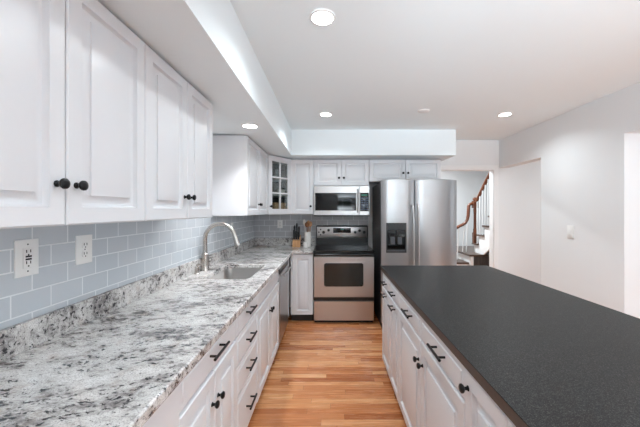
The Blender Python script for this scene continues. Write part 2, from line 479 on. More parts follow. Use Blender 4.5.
# wall cabinets on the tiled side wall
F = FL(-0.79); Z0, Z1 = 1.372, 2.118; DL = 0.33
def pair(u0, um, u1, z0, z1, kz): return [('door', u0, um, z0, z1, ('knob', um - 0.033, kz)), ('door', um, u1, z0, z1, ('knob', um + 0.033, kz))]
wall_cab(F, 0.516, 1.27, Z0, Z1, DL - 0.001, 'large white two-door wall cabinet above the two outlets on the tiled wall', pair(0.516, 0.89, 1.27, Z0, Z1, 1.493))
wall_cab(F, 1.27, 2.0, Z0, Z1, DL - 0.001, 'white two-door wall cabinet next to the bare wall above the faucet', pair(1.27, 1.643, 2.0, Z0, Z1, 1.49))
wall_cab(F, 2.83, 3.775, Z0, Z1, DL - 0.001, 'white two-door wall cabinet with exposed side panel, beside the glass-door cabinet', pair(2.83, 3.305, 3.775, Z0, Z1, 1.485))
# wall cabinets on the end wall
F = FK(4.16); DB = 0.32
wall_cab(F, -0.53, -0.2185, Z0, Z1, DB, 'white single-door wall cabinet between the glass-door cabinet and the microwave', [('door', -0.53, -0.2185, Z0, Z1, ('knob', -0.262, 1.48))])
wall_cab(F, -0.2185, 0.532, 1.757, Z1, DB, 'short white two-door wall cabinet directly above the microwave', pair(-0.2185, 0.155, 0.532, 1.757, Z1, 1.864))
wall_cab(F, 0.532, 1.509, 1.815, Z1, DB, 'short wide white two-door wall cabinet above the refrigerator', pair(0.532, 1.023, 1.509, 1.815, Z1, 1.93))

# glass-door corner cabinet
P1, P2 = Vector((-0.785, 3.785, 0)), Vector((-0.537, 4.155, 0))
U = (P2 - P1); CW = U.length; U.normalize(); WN = Vector((U.y, -U.x, 0))
FC = Fr(P1, U, WN)
cc = thing('corner_cabinet', 'white diagonal corner wall cabinet with six-pane glass door', 'cabinet', ((P1 + P2) / 2 - WN * 0.2) + Vector((0, 0, Z0)))
poly = [(P1.x, P1.y), (P2.x, P2.y), (P2.x, YB - 0.012), (XL + 0.012, YB - 0.012), (XL + 0.012, P1.y)]
def inset_poly(pl, d):
    c = Vector((sum(p[0] for p in pl) / len(pl), sum(p[1] for p in pl) / len(pl))); out = []
    for p in pl:
        v = Vector(p) - c; out.append(tuple(c + v * (1 - d / v.length)))
    return out
q = MB()
q.prism(poly, Z0, Z0 + 0.018); q.prism(poly, Z1 - 0.018, Z1)
for i in (1, 2, 3, 4):
    a, c2 = Vector(poly[i] + (0,)), Vector(poly[(i + 1) % 5] + (0,)); d = (c2 - a).normalized(); n = Vector((-d.y, d.x, 0)) * 0.016
    q.prism([(a.x, a.y), (c2.x, c2.y), (c2.x + n.x, c2.y + n.y), (a.x + n.x, a.y + n.y)], Z0 + 0.018, Z1 - 0.018)
part('body', q, M['cab'], cc)
q = MB(); ip = inset_poly(poly, 0.045)
SH = (1.63, 1.86)
for z in SH: q.prism(ip, z - 0.016, z)
part('shelf', q, M['cab'], cc)
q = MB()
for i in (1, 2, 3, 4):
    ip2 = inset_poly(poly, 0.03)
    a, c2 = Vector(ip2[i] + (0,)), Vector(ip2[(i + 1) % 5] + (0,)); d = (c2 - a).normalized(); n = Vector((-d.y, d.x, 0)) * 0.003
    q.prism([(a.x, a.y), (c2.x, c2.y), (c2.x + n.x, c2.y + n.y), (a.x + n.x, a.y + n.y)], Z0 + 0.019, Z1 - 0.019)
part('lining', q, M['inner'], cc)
du0, du1, dz0, dz1 = 0.006, CW - 0.006, Z0 + 0.003, Z1 - 0.003
q = MB(); q.frame(FC, du0, du1, dz0, dz1, 0.001, 0.021, 0.070, 0.068)
iu0, iu1, iz0, iz1 = du0 + 0.070, du1 - 0.070, dz0 + 0.068, dz1 - 0.068
um = (iu0 + iu1) / 2; q.fbox(FC, um - 0.010, um + 0.010, 0.004, 0.019, iz0, iz1)
for k in (1, 2):
    z = iz0 + (iz1 - iz0) * k / 3
    q.fbox(FC, iu0, um - 0.010, 0.004, 0.019, z - 0.010, z + 0.010); q.fbox(FC, um + 0.010, iu1, 0.004, 0.019, z - 0.010, z + 0.010)
dr = part('door', q, M['cab'], cc, 0.0015)
part('glass', MB().fbox(FC, iu0 - 0.004, iu1 + 0.004, 0.006, 0.009, iz0 - 0.004, iz1 + 0.004), M['pane'], dr)
knob(FC, du0 + 0.035, 1.475, 0.021, dr)

# what stands inside it
def inC(u, w): return FC(u, 0, -w)
def lathe_at(p, z, prof, seg=20): return MB().lathe([(r, h) for r, h in prof], (p.x, p.y, z), (0, 0, 1), seg)
tum = [(0.026, 0), (0.033, 0.11), (0.0315, 0.11), (0.025, 0.004), (0.001, 0.004)]
g = single('tumbler', lathe_at(inC(um + 0.02, 0.07), SH[1], tum), M['tumbler'], 'clear drinking glass behind the upper pane nearest the hinge of the corner cabinet', 'glass', 'glasses in the corner cabinet')
g['label'] = 'front clear drinking glass on the top shelf of the glass-door cabinet'
single('tumbler', lathe_at(inC(um + 0.10, 0.13), SH[1], tum), M['tumbler'], 'rear clear drinking glass on the top shelf of the glass-door cabinet', 'glass', 'glasses in the corner cabinet')
bowlp = [(0.03, 0), (0.036, 0.006), (0.062, 0.05), (0.058, 0.05), (0.032, 0.010), (0.001, 0.010)]
single('bowl', lathe_at(inC(um + 0.00, 0.09), SH[0], bowlp), M['bowl_g'], 'dark grey bowl on the middle shelf of the glass-door cabinet', 'bowl')
single('bowl', lathe_at(inC(um + 0.135, 0.09), SH[0], [(r * 0.95, h * 1.5) for r, h in bowlp]), M['ceramic'], 'white bowl on the middle shelf of the glass-door cabinet', 'bowl')
q = MB()
FX = Fr(inC(0.065, 0.165), U, WN); z = Z0 + 0.019
q.fbox(FX, um - 0.11, um + 0.11, 0.0, 0.008, z, z + 0.135); q.fbox(FX, um - 0.11, um + 0.11, 0.122, 0.13, z, z + 0.135)
q.fbox(FX, um - 0.11, um - 0.102, 0.008, 0.122, z, z + 0.135); q.fbox(FX, um + 0.102, um + 0.11, 0.008, 0.122, z, z + 0.135); q.fbox(FX, um - 0.102, um + 0.102, 0.008, 0.122, z, z + 0.008)
single('storage_box', q, M['basket'], 'tan open storage box on the bottom of the glass-door cabinet', 'box', bevel=0.001)

# base cabinets under the granite counter
XF = -0.518; F = FL(XF); DBX = -XF * 0 + (XF - (XL + 0.012))
G1 = 'white base cabinets under the granite counter'
base_cab(F, 0.10, 1.007, DBX, 'plain white base cabinet end under the granite counter, before the drawers begin', [('panel', 0.10, 1.007, 0.10, 0.868)], G1)
base_cab(F, 1.007, 1.624, DBX, 'white base cabinet with one wide drawer over two knobbed doors, under the granite counter',
         [('drawer', 1.007, 1.624, 0.738, 0.868, ('pull', 1.316, 0.815, 0.17)), ('door', 1.007, 1.316, 0.10, 0.73, ('knob', 1.283, 0.602)), ('door', 1.316, 1.624, 0.10, 0.73, ('knob', 1.349, 0.602))], G1)
dz = [(0.738, 0.868, 0.818), (0.572, 0.733, 0.655), (0.402, 0.567, 0.487), (0.10, 0.397, 0.26)]
base_cab(F, 1.624, 2.086, DBX, 'white four-drawer base cabinet with black bar pulls', [('drawer', 1.624, 2.086, a, c, ('pull', 1.855, h, 0.15)) for a, c, h in dz], G1)
sb = base_cab(F, 2.086, 2.967, DBX, 'white two-door sink base cabinet under the steel sink',
         [('drawer', 2.086, 2.967, 0.738, 0.868), ('door', 2.086, 2.533, 0.10, 0.73, ('knob', 2.50, 0.600)), ('door', 2.533, 2.967, 0.10, 0.73, ('knob', 2.566, 0.600))], G1, top=0.70)
base_cab(FK(3.88), -0.50, -0.2135, 0.595, 'narrow white single-door base cabinet between the dishwasher and the range',
         [('panel', -0.50, -0.478, 0.10, 0.868), ('door', -0.478, -0.2135, 0.10, 0.868)], G1)
r = thing('corner_filler', 'white filler post in the corner between dishwasher and narrow base cabinet', 'filler', (-0.75, 3.9, 0))
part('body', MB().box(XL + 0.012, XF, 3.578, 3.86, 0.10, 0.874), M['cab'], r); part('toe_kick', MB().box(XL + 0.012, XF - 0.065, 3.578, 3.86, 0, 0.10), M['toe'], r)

# dishwasher
dw = thing('dishwasher', 'stainless steel dishwasher beside the sink cabinet', 'dishwasher', (-0.8, 3.27, 0)); F = FL(XF)
part('tub', MB().fbox(F, 2.972, 3.573, -0.58, -0.001, 0.10, 0.868), M['charcoal'], dw)
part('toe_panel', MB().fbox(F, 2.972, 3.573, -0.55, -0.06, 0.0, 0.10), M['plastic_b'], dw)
d = part('door', MB().fbox(F, 2.974, 3.571, 0.0, 0.028, 0.11, 0.795), M['steel_v'], dw, 0.004)
part('control_strip', MB().fbox(F, 2.974, 3.571, 0.0, 0.026, 0.798, 0.866), M['plastic_b'], dw, 0.003)
q = MB(); q.cyl(0.010, F(3.01, 0.775, 0.065), F(3.535, 0.775, 0.065), 14)
for u in (3.05, 3.495): q.cyl(0.007, F(u, 0.775, 0.026), F(u, 0.775, 0.065), 10)
part('handle', q, M['steel'], d)

# ---------------------------------------------------------------- granite counter with sink cut-out
def rrect(x0, x1, y0, y1, r, n=6):
    pts = []
    for cx, cy, a in ((x1 - r, y0 + r, -90), (x1 - r, y1 - r, 0), (x0 + r, y1 - r, 90), (x0 + r, y0 + r, 180)):
        for k in range(n + 1):
            t = R(a + 90 * k / n); pts.append((cx + r * math.cos(t), cy + r * math.sin(t)))
    return pts
CT0, CT1 = 0.876, 0.914
XE, YE = -0.467, 3.835
SX0, SX1, SY0, SY1 = -0.965, -0.60, 2.25, 2.88
outer = [(XL + 0.010, 0.08), (XE, 0.08), (XE, YE), (-0.2115, YE), (-0.2115, YB - 0.010), (XL + 0.010, YB - 0.010)]
hole = rrect(SX0, SX1, SY0, SY1, 0.05)
def holed_slab(outer, hole, z0, z1):
    q = MB(); bm = q.bm; es = []
    for lp in (outer, hole):
        vs = [bm.verts.new((x, y, z0)) for x, y in lp]
        es += [bm.edges.new((vs[i], vs[(i + 1) % len(vs)])) for i in range(len(vs))]
    bmesh.ops.triangle_fill(bm, use_beauty=True, use_dissolve=False, edges=es)
    ext = bmesh.ops.extrude_face_region(bm, geom=list(bm.faces))
    bmesh.ops.translate(bm, vec=(0, 0, z1 - z0), verts=[v for v in ext['geom'] if isinstance(v, bmesh.types.BMVert)])
    return q
ct = thing('granite_countertop', 'speckled grey and white granite countertop running round the corner to the range', 'countertop', (-0.8, 2.0, CT0))
part('slab', holed_slab(outer, hole, CT0, CT1), M['granite'], ct, 0.006)
single('granite_upstand', MB().box(XL + 0.010, XL + 0.030, 0.08, YB - 0.010, CT1 + 0.0002, 1.016), M['granite'], 'long low granite backsplash strip under the side wall tile, running behind the faucet', 'backsplash', bevel=0.002)
single('granite_upstand', MB().box(XL + 0.0305, -0.2115, YB - 0.030, YB - 0.010, CT1 + 0.0002, 1.016), M['granite'], 'short low granite backsplash strip on the end wall behind the knife block', 'backsplash', bevel=0.002)

# sink
sk = thing('sink', 'undermount stainless steel sink set in the granite counter', 'sink', ((SX0 + SX1) / 2, (SY0 + SY1) / 2, 0.70))
e = 0.008
rr = lambda d, z, r: [(x, y, z) for x, y in rrect(SX0 - e + d, SX1 + e - d, SY0 - e + d, SY1 + e - d, r)]
q = MB(); q.rings([rr(-0.012, CT0 - 0.001, 0.065), rr(-0.012, CT0 - 0.004, 0.065), rr(-0.002, 0.868, 0.06), rr(0.004, 0.75, 0.06), rr(0.03, 0.712, 0.05), rr(0.06, 0.708, 0.05),
                   ], False, True)
q2 = rr(-0.012, CT0 - 0.001, 0.065); q3 = rr(0.0, CT0 - 0.001, 0.058)
vs = [q.ring(q2), q.ring(q3), q.ring(rr(0.002, 0.866, 0.056)), q.ring(rr(0.008, 0.752, 0.052)), q.ring(rr(0.034, 0.716, 0.045)), q.ring(rr(0.07, 0.712, 0.04))]
for a, c in zip(vs, vs[1:]): q.bridge(a, c)
q.bm.faces.new(vs[-1])
part('basin', q, M['sink'], sk)
part('drain', MB().lathe([(0.045, 0), (0.045, 0.003), (0.036, 0.004), (0.030, 0.001), (0.001, 0.001)], ((SX0 + SX1) / 2 - 0.04, (SY0 + SY1) / 2, 0.7125), seg=24), M['nickel'], sk)

# faucet
fx, fy = -1.062, 2.59
fc = thing('faucet', 'brushed nickel gooseneck kitchen faucet behind the sink', 'faucet', (fx, fy, CT1))
part('base', MB().lathe([(0.036, 0), (0.036, 0.004), (0.032, 0.010), (0.031, 0.05), (0.029, 0.135), (0.022, 0.144), (0.022, 0.150)], (fx, fy, CT1), seg=24), M['nickel'], fc)
rad = 0.128; zc = 1.178; pts = [(fx, fy, 1.06), (fx, fy, 1.12)]
for k in range(0, 15):
    a = R(180 - 12 * k); pts.append((fx + rad + rad * math.cos(a), fy, zc + rad * math.sin(a)))
part('spout', MB().tube(pts, [0.0190, 0.0180] + [0.0172] * 15, 14), M['nickel'], fc)
pe = Vector(pts[-1]); dn = (Vector(pts[-1]) - Vector(pts[-2])).normalized()
part('spray_head', MB().lathe([(0.018, -0.01), (0.0195, 0.01), (0.021, 0.04), (0.0265, 0.078), (0.0255, 0.086), (0.014, 0.088)], pe, dn, 20), M['nickel'], fc)
q = MB(); q.cyl(0.011, (fx, fy + 0.020, 1.00), (fx, fy + 0.045, 1.00), 14); q.tube([(fx, fy + 0.043, 1.0), (fx + 0.015, fy + 0.06, 1.005), (fx + 0.07, fy + 0.07, 1.02)], [0.007, 0.006, 0.0045], 10)
part('lever', q, M['nickel'], fc)
sd = thing('soap_dispenser', 'short brushed nickel soap dispenser pump beside the faucet', 'soap dispenser', (-1.06, 2.43, CT1))
part('base', MB().lathe([(0.022, 0), (0.022, 0.005), (0.016, 0.010), (0.016, 0.055), (0.012, 0.060)], (-1.06, 2.43, CT1), seg=18), M['nickel'], sd)
part('pump', MB().tube([(-1.06, 2.43, 0.970), (-1.06, 2.43, 0.985), (-1.05, 2.43, 0.992), (-1.005, 2.43, 0.988)], [0.008, 0.008, 0.0075, 0.0055], 10), M['nickel'], sd)

# ---------------------------------------------------------------- range
RX0, RX1 = -0.207, 0.555; RF = 3.83
F = FK(RF); rg = thing('range', 'stainless steel electric range with black glass cooktop', 'range', ((RX0 + RX1) / 2, 4.13, 0))
part('body', MB().box(RX0 + 0.002, RX1 - 0.002, RF + 0.03, 4.465, 0.03, 0.898), M['enamel'], rg, 0.003)
part('base', MB().box(RX0 + 0.01, RX1 - 0.01, RF + 0.05, 4.44, 0.0, 0.03), M['plastic_b'], rg)
part('front_rail', MB().fbox(F, RX0, RX1, -0.03, 0.0, 0.848, 0.897), M['enamel'], rg, 0.004)
d = part('oven_door', MB().panel(F, RX0 + 0.003, RX1 - 0.003, 0.335, 0.844, [(0, -0.028), (0, 0.006), (0.004, 0.012)]), M['steel'], rg)
wz0, wz1, wu0, wu1 = 0.470, 0.765, -0.075, 0.418
def rwin(d, w, r): return [F(u, z, w) for u, z in rrect(wu0 + d, wu1 - d, wz0 + d, wz1 - d, r)]
q = MB(); vs = [q.ring(rwin(-0.012, 0.012, 0.034)), q.ring(rwin(-0.012, 0.016, 0.034)), q.ring(rwin(0.0, 0.017, 0.026)), q.ring(rwin(0.002, 0.0125, 0.025))]
for a, c in zip(vs, vs[1:]): q.bridge(a, c)
part('window_rim', q, M['steel'], d)
part('window', MB().rings([rwin(0.0, 0.0121, 0.026), rwin(0.0, 0.0145, 0.026)]), M['oven_glass'], d)
q = MB(); q.cyl(0.012, F(RX0 + 0.03, 0.872, 0.045), F(RX1 - 0.03, 0.872, 0.045), 16)
for u in (RX0 + 0.06, RX1 - 0.06): q.fbox(F, u - 0.012, u + 0.012, 0.0, 0.045, 0.862, 0.880)
part('handle', q, M['enamel'], d)
part('drawer', MB().panel(F, RX0 + 0.003, RX1 - 0.003, 0.042, 0.288, [(0, -0.028), (0, 0.004), (0.005, 0.012)]), M['steel'], rg)
part('drawer_gap', MB().fbox(F, RX0 + 0.006, RX1 - 0.006, -0.028, -0.004, 0.290, 0.333), M['plastic_b'], rg)
ck = part('cooktop', MB().box(RX0 - 0.002, RX1 + 0.002, RF - 0.004, 4.405, 0.899, 0.920), M['bglass'], rg, 0.006)
for x, y, rr_ in ((-0.02, 4.00, 0.105), (0.37, 4.00, 0.085), (-0.02, 4.27, 0.075), (0.37, 4.27, 0.10)):
    q = MB(); s = 40
    vs = [q.ring([(x + r_ * math.cos(2 * math.pi * k / s), y + r_ * math.sin(2 * math.pi * k / s), z_) for k in range(s)]) for r_, z_ in ((rr_, 0.9200), (rr_, 0.9206), (rr_ - 0.006, 0.9206), (rr_ - 0.006, 0.9200))]
    for i in range(4): q.bridge(vs[i], vs[(i + 1) % 4])
    part('burner_ring', q, M['burner'], ck)
bx0, bx1 = RX0 + 0.008, RX1 - 0.008
q = MB()
FG = FK(4.395)
q.rings([[F2 for F2 in ((x, 4.385, 0.90), (x, 4.470, 0.90), (x, 4.470, 1.205), (x, 4.420, 1.205), (x, 4.400, 1.19))] for x in (bx0, bx1)])
bg = part('backguard', q, M['enamel'], rg, 0.004)
part('control_panel', MB().panel(FG, bx0 + 0.012, bx1 - 0.012, 1.030, 1.190, [(0, -0.004), (0, 0.004), (0.003, 0.006)]), M['steel'], bg)
part('display', MB().panel(FG, 0.046, 0.30, 1.100, 1.172, [(0, 0.006), (0, 0.008), (0.002, 0.009)]), M['bglass'], bg)
part('clock', MB().fbox(FG, 0.150, 0.196, 0.009, 0.0096, 1.146, 1.160), M['lcd'], bg)
for x, z, r_ in ((-0.092, 1.110, 0.023), (-0.020, 1.140, 0.021), (0.362, 1.110, 0.020), (0.425, 1.134, 0.021), (0.492, 1.110, 0.022)):
    k = MB().lathe([(r_, 0), (r_, 0.008), (r_ * 0.85, 0.024), (r_ * 0.8, 0.026)], FG(x, z, 0.006), FG.w, 20)
    k.fbox(FG, x - 0.003, x + 0.003, 0.032, 0.036, z - r_ * 0.7, z + r_ * 0.7)
    part('knob', k, M['plastic_b'], bg)
for x, z in ((-0.160, 1.112), (-0.135, 1.15), (-0.135, 1.074)):
    part('indicator', MB().lathe([(0.011, 0), (0.011, 0.0012)], FG(x, z, 0.006), FG.w, 14), M['plastic_b'], bg)

# ---------------------------------------------------------------- microwave
F = FK(4.09); MX0, MX1, MZ0, MZ1 = -0.216, 0.530, 1.346, 1.752
mw = thing('microwave', 'stainless steel over-the-range microwave with dark window', 'microwave', ((MX0 + MX1) / 2, 4.28, MZ0))
part('body', MB().fbox(F, MX0, MX1, -0.385, -0.02, MZ0, MZ1), M['charcoal'], mw)
d = part('door', MB().panel(F, MX0, 0.391, MZ0 + 0.012, MZ1, [(0, -0.019), (0, 0.008), (0.004, 0.012)]), M['steel'], mw)
part('window', MB().panel(F, MX0 + 0.018, 0.350, 1.421, 1.658, [(0, 0.012), (0, 0.0138), (0.001, 0.014)]), M['bglass'], d)
q = MB(); q.tube([F(0.371, 1.395, 0.012), F(0.371, 1.405, 0.040), F(0.371, 1.45, 0.050), F(0.371, 1.65, 0.050), F(0.371, 1.695, 0.040), F(0.371, 1.705, 0.012)], 0.0085, 12)
part('handle', q, M['steel_v'], d)
cp = part('control_panel', MB().panel(F, 0.394, MX1, MZ0 + 0.012, MZ1, [(0, -0.019), (0, 0.008), (0.004, 0.012)]), M['steel'], mw)
part('keypad', MB().panel(F, 0.402, MX1 - 0.010, 1.415, 1.660, [(0, 0.012), (0, 0.014), (0.001, 0.0145)]), M['bglass'], cp)
part('display', MB().fbox(F, 0.420, MX1 - 0.028, 0.0145, 0.0152, 1.618, 1.640), M['lcd'], cp)
for i in range(6):
    for j in range(3):
        part('button', MB().fbox(F, 0.412 + j * 0.036, 0.440 + j * 0.036, 0.0145, 0.0155, 1.428 + i * 0.030, 1.448 + i * 0.030), M['button'], cp)
part('vent_grille', MB().fbox(F, MX0, MX1, -0.019, 0.004, MZ0, MZ0 + 0.010), M['plastic_b'], mw)

# ---------------------------------------------------------------- refrigerator
F = FK(3.70); RL, RRt, RT = 0.615, 1.518, 1.765
fr = thing('refrigerator', 'stainless side-by-side refrigerator with water dispenser', 'refrigerator', ((RL + RRt) / 2, 4.08, 0))
part('body', MB().fbox(F, RL + 0.004, RRt - 0.004, -0.755, -0.012, 0.02, RT), M['charcoal'], fr, 0.004)
part('base_grille', MB().fbox(F, RL + 0.01, RRt - 0.01, -0.10, 0.02, 0.0, 0.06), M['plastic_b'], fr)
def fdoor(u0, u1):
    # slightly bowed door: width profile along u
    n = 10; q = MB(); rs = []
    for k in range(n + 1):
        t = k / n; u = u0 + (u1 - u0) * t; w = 0.050 + 0.022 * (1 - (2 * t - 1) ** 2) ** 0.5 if 0 < k < n else 0.046
        tz = RT + 0.020 + 0.012 * (1 - (2 * t - 1) ** 2)
        rs.append([F(u, 0.07, -0.008), F(u, tz, -0.008), F(u, tz, w - 0.004), F(u, tz - 0.004, w), F(u, 0.07, w)])
    return q.rings(rs)
dl = part('freezer_door', fdoor(RL, 1.008), M['steel_v'], fr)
drr = part('fridge_door', fdoor(1.018, RRt), M['steel_v'], fr)
for u, p in ((0.985, dl), (1.045, drr)):
    zz = [0.50, 0.53, 0.60, 0.80, 1.05, 1.25, 1.38, 1.46, 1.49]; ww = [0.060, 0.092, 0.108, 0.116, 0.118, 0.116, 0.108, 0.092, 0.060]
    part('handle', MB().tube([F(u, z, w) for z, w in zip(zz, ww)], [0.012] * 9, 12), M['steel'], p)
q = MB(); q.frame(F, 0.668, 0.908, 0.920, 1.275, 0.055, 0.080, 0.014)
dp = part('dispenser', q, M['plastic_b'], dl)
part('recess_back', MB().fbox(F, 0.682, 0.894, 0.056, 0.0725, 0.934, 1.261), M['bglass'], dp)
part('display', MB().fbox(F, 0.684, 0.892, 0.0725, 0.079, 1.19, 1.26), M['plastic_b'], dp)
for u in (0.745, 0.83): part('paddle', MB().fbox(F, u - 0.026, u + 0.026, 0.0725, 0.080, 1.02, 1.11), M['plastic_g'], dp, 0.003)
part('spout', MB().cyl(0.016, F(0.788, 1.13, 0.076), F(0.788, 1.19, 0.076), 12), M['plastic_b'], dp)
part('tray', MB().fbox(F, 0.684, 0.892, 0.0725, 0.086, 0.934, 0.955), M['plastic_g'], dp)
for u in (RL + 0.06, RRt - 0.06): part('hinge_cover', MB().fbox(F, u - 0.035, u + 0.035, -0.10, 0.005, RT, RT + 0.018), M['plastic_b'], fr, 0.004)

# ---------------------------------------------------------------- island
F = FI(0.494); DI = 0.90; G2 = 'white cabinets of the island'
def icab(u0, u1, label, items): return base_cab(F, u0, u1, DI, label, items, G2, toe=0.085)
LZ, DT, MZ = 0.085, 0.868, 0.745
def dpull(u0, u1): 
    c = (u0 + u1) / 2
    return [('drawer', u0, u1, MZ, DT, ('pull', c, 0.805, 0.13)), ('slimdoor', u0, u1, LZ, MZ - 0.004, ('pull', c, 0.702, 0.13))]
icab(2.40, 2.765, 'end island cabinet nearest the refrigerator, white, drawer over a door with a bar pull', dpull(2.40, 2.765))
icab(2.097, 2.40, 'narrow white island cabinet, second from the refrigerator, with two stacked bar pulls', dpull(2.097, 2.40))
icab(1.072, 2.097, 'wide white island cabinet with two drawers over a pair of knobbed doors',
     [('drawer', 1.587, 2.097, MZ, DT, ('pull', 1.80, 0.812, 0.15)), ('drawer', 1.072, 1.587, MZ, DT, ('pull', 1.30, 0.815, 0.15)),
      ('door', 1.587, 2.097, LZ, MZ - 0.004, ('knob', 1.587 + 0.035, 0.628)), ('door', 1.072, 1.587, LZ, MZ - 0.004, ('knob', 1.587 - 0.035, 0.628))])
icab(0.817, 1.072, 'narrow white island cabinet with one full-height door and a single round knob', [('door', 0.817, 1.072, LZ, DT, ('knob', 1.072 - 0.03, 0.81))])
icab(0.25, 0.817, 'white island end cabinet with a plain panel front and no hardware', [('panel', 0.25, 0.817, LZ, DT)])
it = thing('island_countertop', 'dark charcoal speckled laminate countertop on the island', 'countertop', (0.95, 1.5, 0.876))
part('slab', MB().box(0.464, 1.44, 0.20, 2.80, 0.8765, 0.9125), M['edge'], it, 0.002, 'brown slab edge')
part('surface', MB().box(0.462, 1.442, 0.198, 2.802, 0.9126, 0.9155), M['island'], it, 0.001, 'charcoal speckled top')

# ---------------------------------------------------------------- counter-top items by the range
kb = thing('knife_block', 'light wooden knife block on the granite counter', 'knife block', (-0.47, 4.30, CT1))
tilt = 0.16
kx0, kx1, ky0, ky1 = -0.522, -0.418, 4.23, 4.36
q = MB(); q.rings([[(kx0, ky0, CT1), (kx1, ky0, CT1), (kx1, ky1, CT1), (kx0, ky1, CT1)],
                   [(kx0, ky0 - 0.0, CT1 + 0.085), (kx1, ky0 - 0.0, CT1 + 0.085), (kx1, ky1 + 0.03, CT1 + 0.16), (kx0, ky1 + 0.03, CT1 + 0.16)]])
part('block', q, M['block'], kb, 0.003)
KN = [(-0.500, 4.262, 0.135, 'shortest'), (-0.470, 4.262, 0.120, 'front'), (-0.440, 4.262, 0.110, 'small'),
      (-0.500, 4.318, 0.165, 'tall'), (-0.468, 4.322, 0.195, 'tallest'), (-0.438, 4.320, 0.150, 'medium')]
KL = ['front black-handled knife at the block edge away from the utensil crock', 'front black-handled knife in the middle of the block', 'front black-handled knife at the block edge nearest the utensil crock',
      'rear black-handled knife at the block edge away from the utensil crock', 'tallest black-handled knife, rear middle of the wooden block', 'rear black-handled knife at the block edge nearest the utensil crock']
for (x, y, L, _), lb in zip(KN, KL):
    zs = CT1 + 0.085 + (y - ky0) / (ky1 + 0.03 - ky0) * 0.075 + 0.001
    k = thing('knife', lb, 'knife', (x, y, zs), 'knives in the wooden block')
    dy = -0.10
    q = MB(); rs = []
    for t, hw, ht in ((0, 0.011, 0.013), (0.15, 0.012, 0.015), (0.5, 0.011, 0.013), (0.85, 0.0125, 0.016), (1.0, 0.008, 0.011)):
        c = Vector((x, y + dy * L * t, zs + 0.006 + L * t))
        rs.append([c + Vector(v) for v in ((-hw, -ht, 0), (hw, -ht, 0), (hw, ht, 0), (-hw, ht, 0))])
    part('handle', q.rings(rs), M['plastic_b'], k, 0.002)
    part('bolster', MB().box(x - 0.006, x + 0.006, y - 0.011, y + 0.011, zs, zs + 0.007), M['steel'], k)
cx, cy = -0.316, 4.30
single('utensil_crock', lathe_at(Vector((cx, cy, 0)), CT1, [(0.043, 0), (0.046, 0.004), (0.047, 0.10), (0.047, 0.205), (0.044, 0.208), (0.042, 0.205), (0.042, 0.012), (0.001, 0.012)], 28), M['ceramic'], 'tall white ceramic utensil crock beside the range', 'crock')
def utensil(name, label, bx, by, tx, ty, L, head, mat):
    """handle leans from the crock floor through its mouth"""
    a = Vector((cx + bx, cy + by, CT1 + 0.016)); d = (Vector((cx + tx, cy + ty, CT1 + 0.205)) - a).normalized()
    r = thing(name, label, 'utensil', a, 'utensils in the white crock')
    part('handle', MB().tube([a, a + d * (L * 0.5), a + d * L], [0.0048, 0.0052, 0.006], 10), mat, r)
    h0 = a + d * (L - 0.004); hw, hl, ht = head
    side = Vector((1, 0, 0)); side = (side - d * side.dot(d)).normalized(); nn = d.cross(side)
    rs = []
    for k in range(9):
        t = k / 8; s_ = max(0.12, math.sin(math.pi * (0.08 + 0.90 * t)) ** 0.6)
        c = h0 + d * (hl * t)
        rs.append([c + side * (hw * s_ * math.cos(2 * math.pi * j / 14)) + nn * (ht * s_ * math.sin(2 * math.pi * j / 14)) for j in range(14)])
    part('head', MB().rings(rs), mat, r)
utensil('wooden_spoon', 'pale wooden spoon leaning towards the range in the white crock', 0.014, -0.004, 0.031, -0.006, 0.27, (0.026, 0.075, 0.008), M['spoon'])
utensil('wooden_spoon', 'dark wooden spoon upright in the middle of the white crock', 0.0, -0.016, -0.004, -0.030, 0.265, (0.030, 0.075, 0.008), M['spoon_d'])
utensil('wooden_spoon', 'wooden spoon at the back of the white crock, smallest head', 0.002, 0.016, 0.006, 0.032, 0.30, (0.020, 0.06, 0.007), M['spoon'])
utensil('spatula', 'white spatula leaning towards the knife block in the white crock', -0.016, 0.004, -0.033, 0.004, 0.29, (0.022, 0.085, 0.006), M['ceramic'])
single('small_cup', lathe_at(Vector((-0.335, 4.175, 0)), CT1, [(0.028, 0), (0.031, 0.003), (0.033, 0.07), (0.031, 0.072), (0.029, 0.068), (0.027, 0.008), (0.001, 0.008)], 24), M['ceramic'], 'small white cup in front of the utensil crock', 'cup')

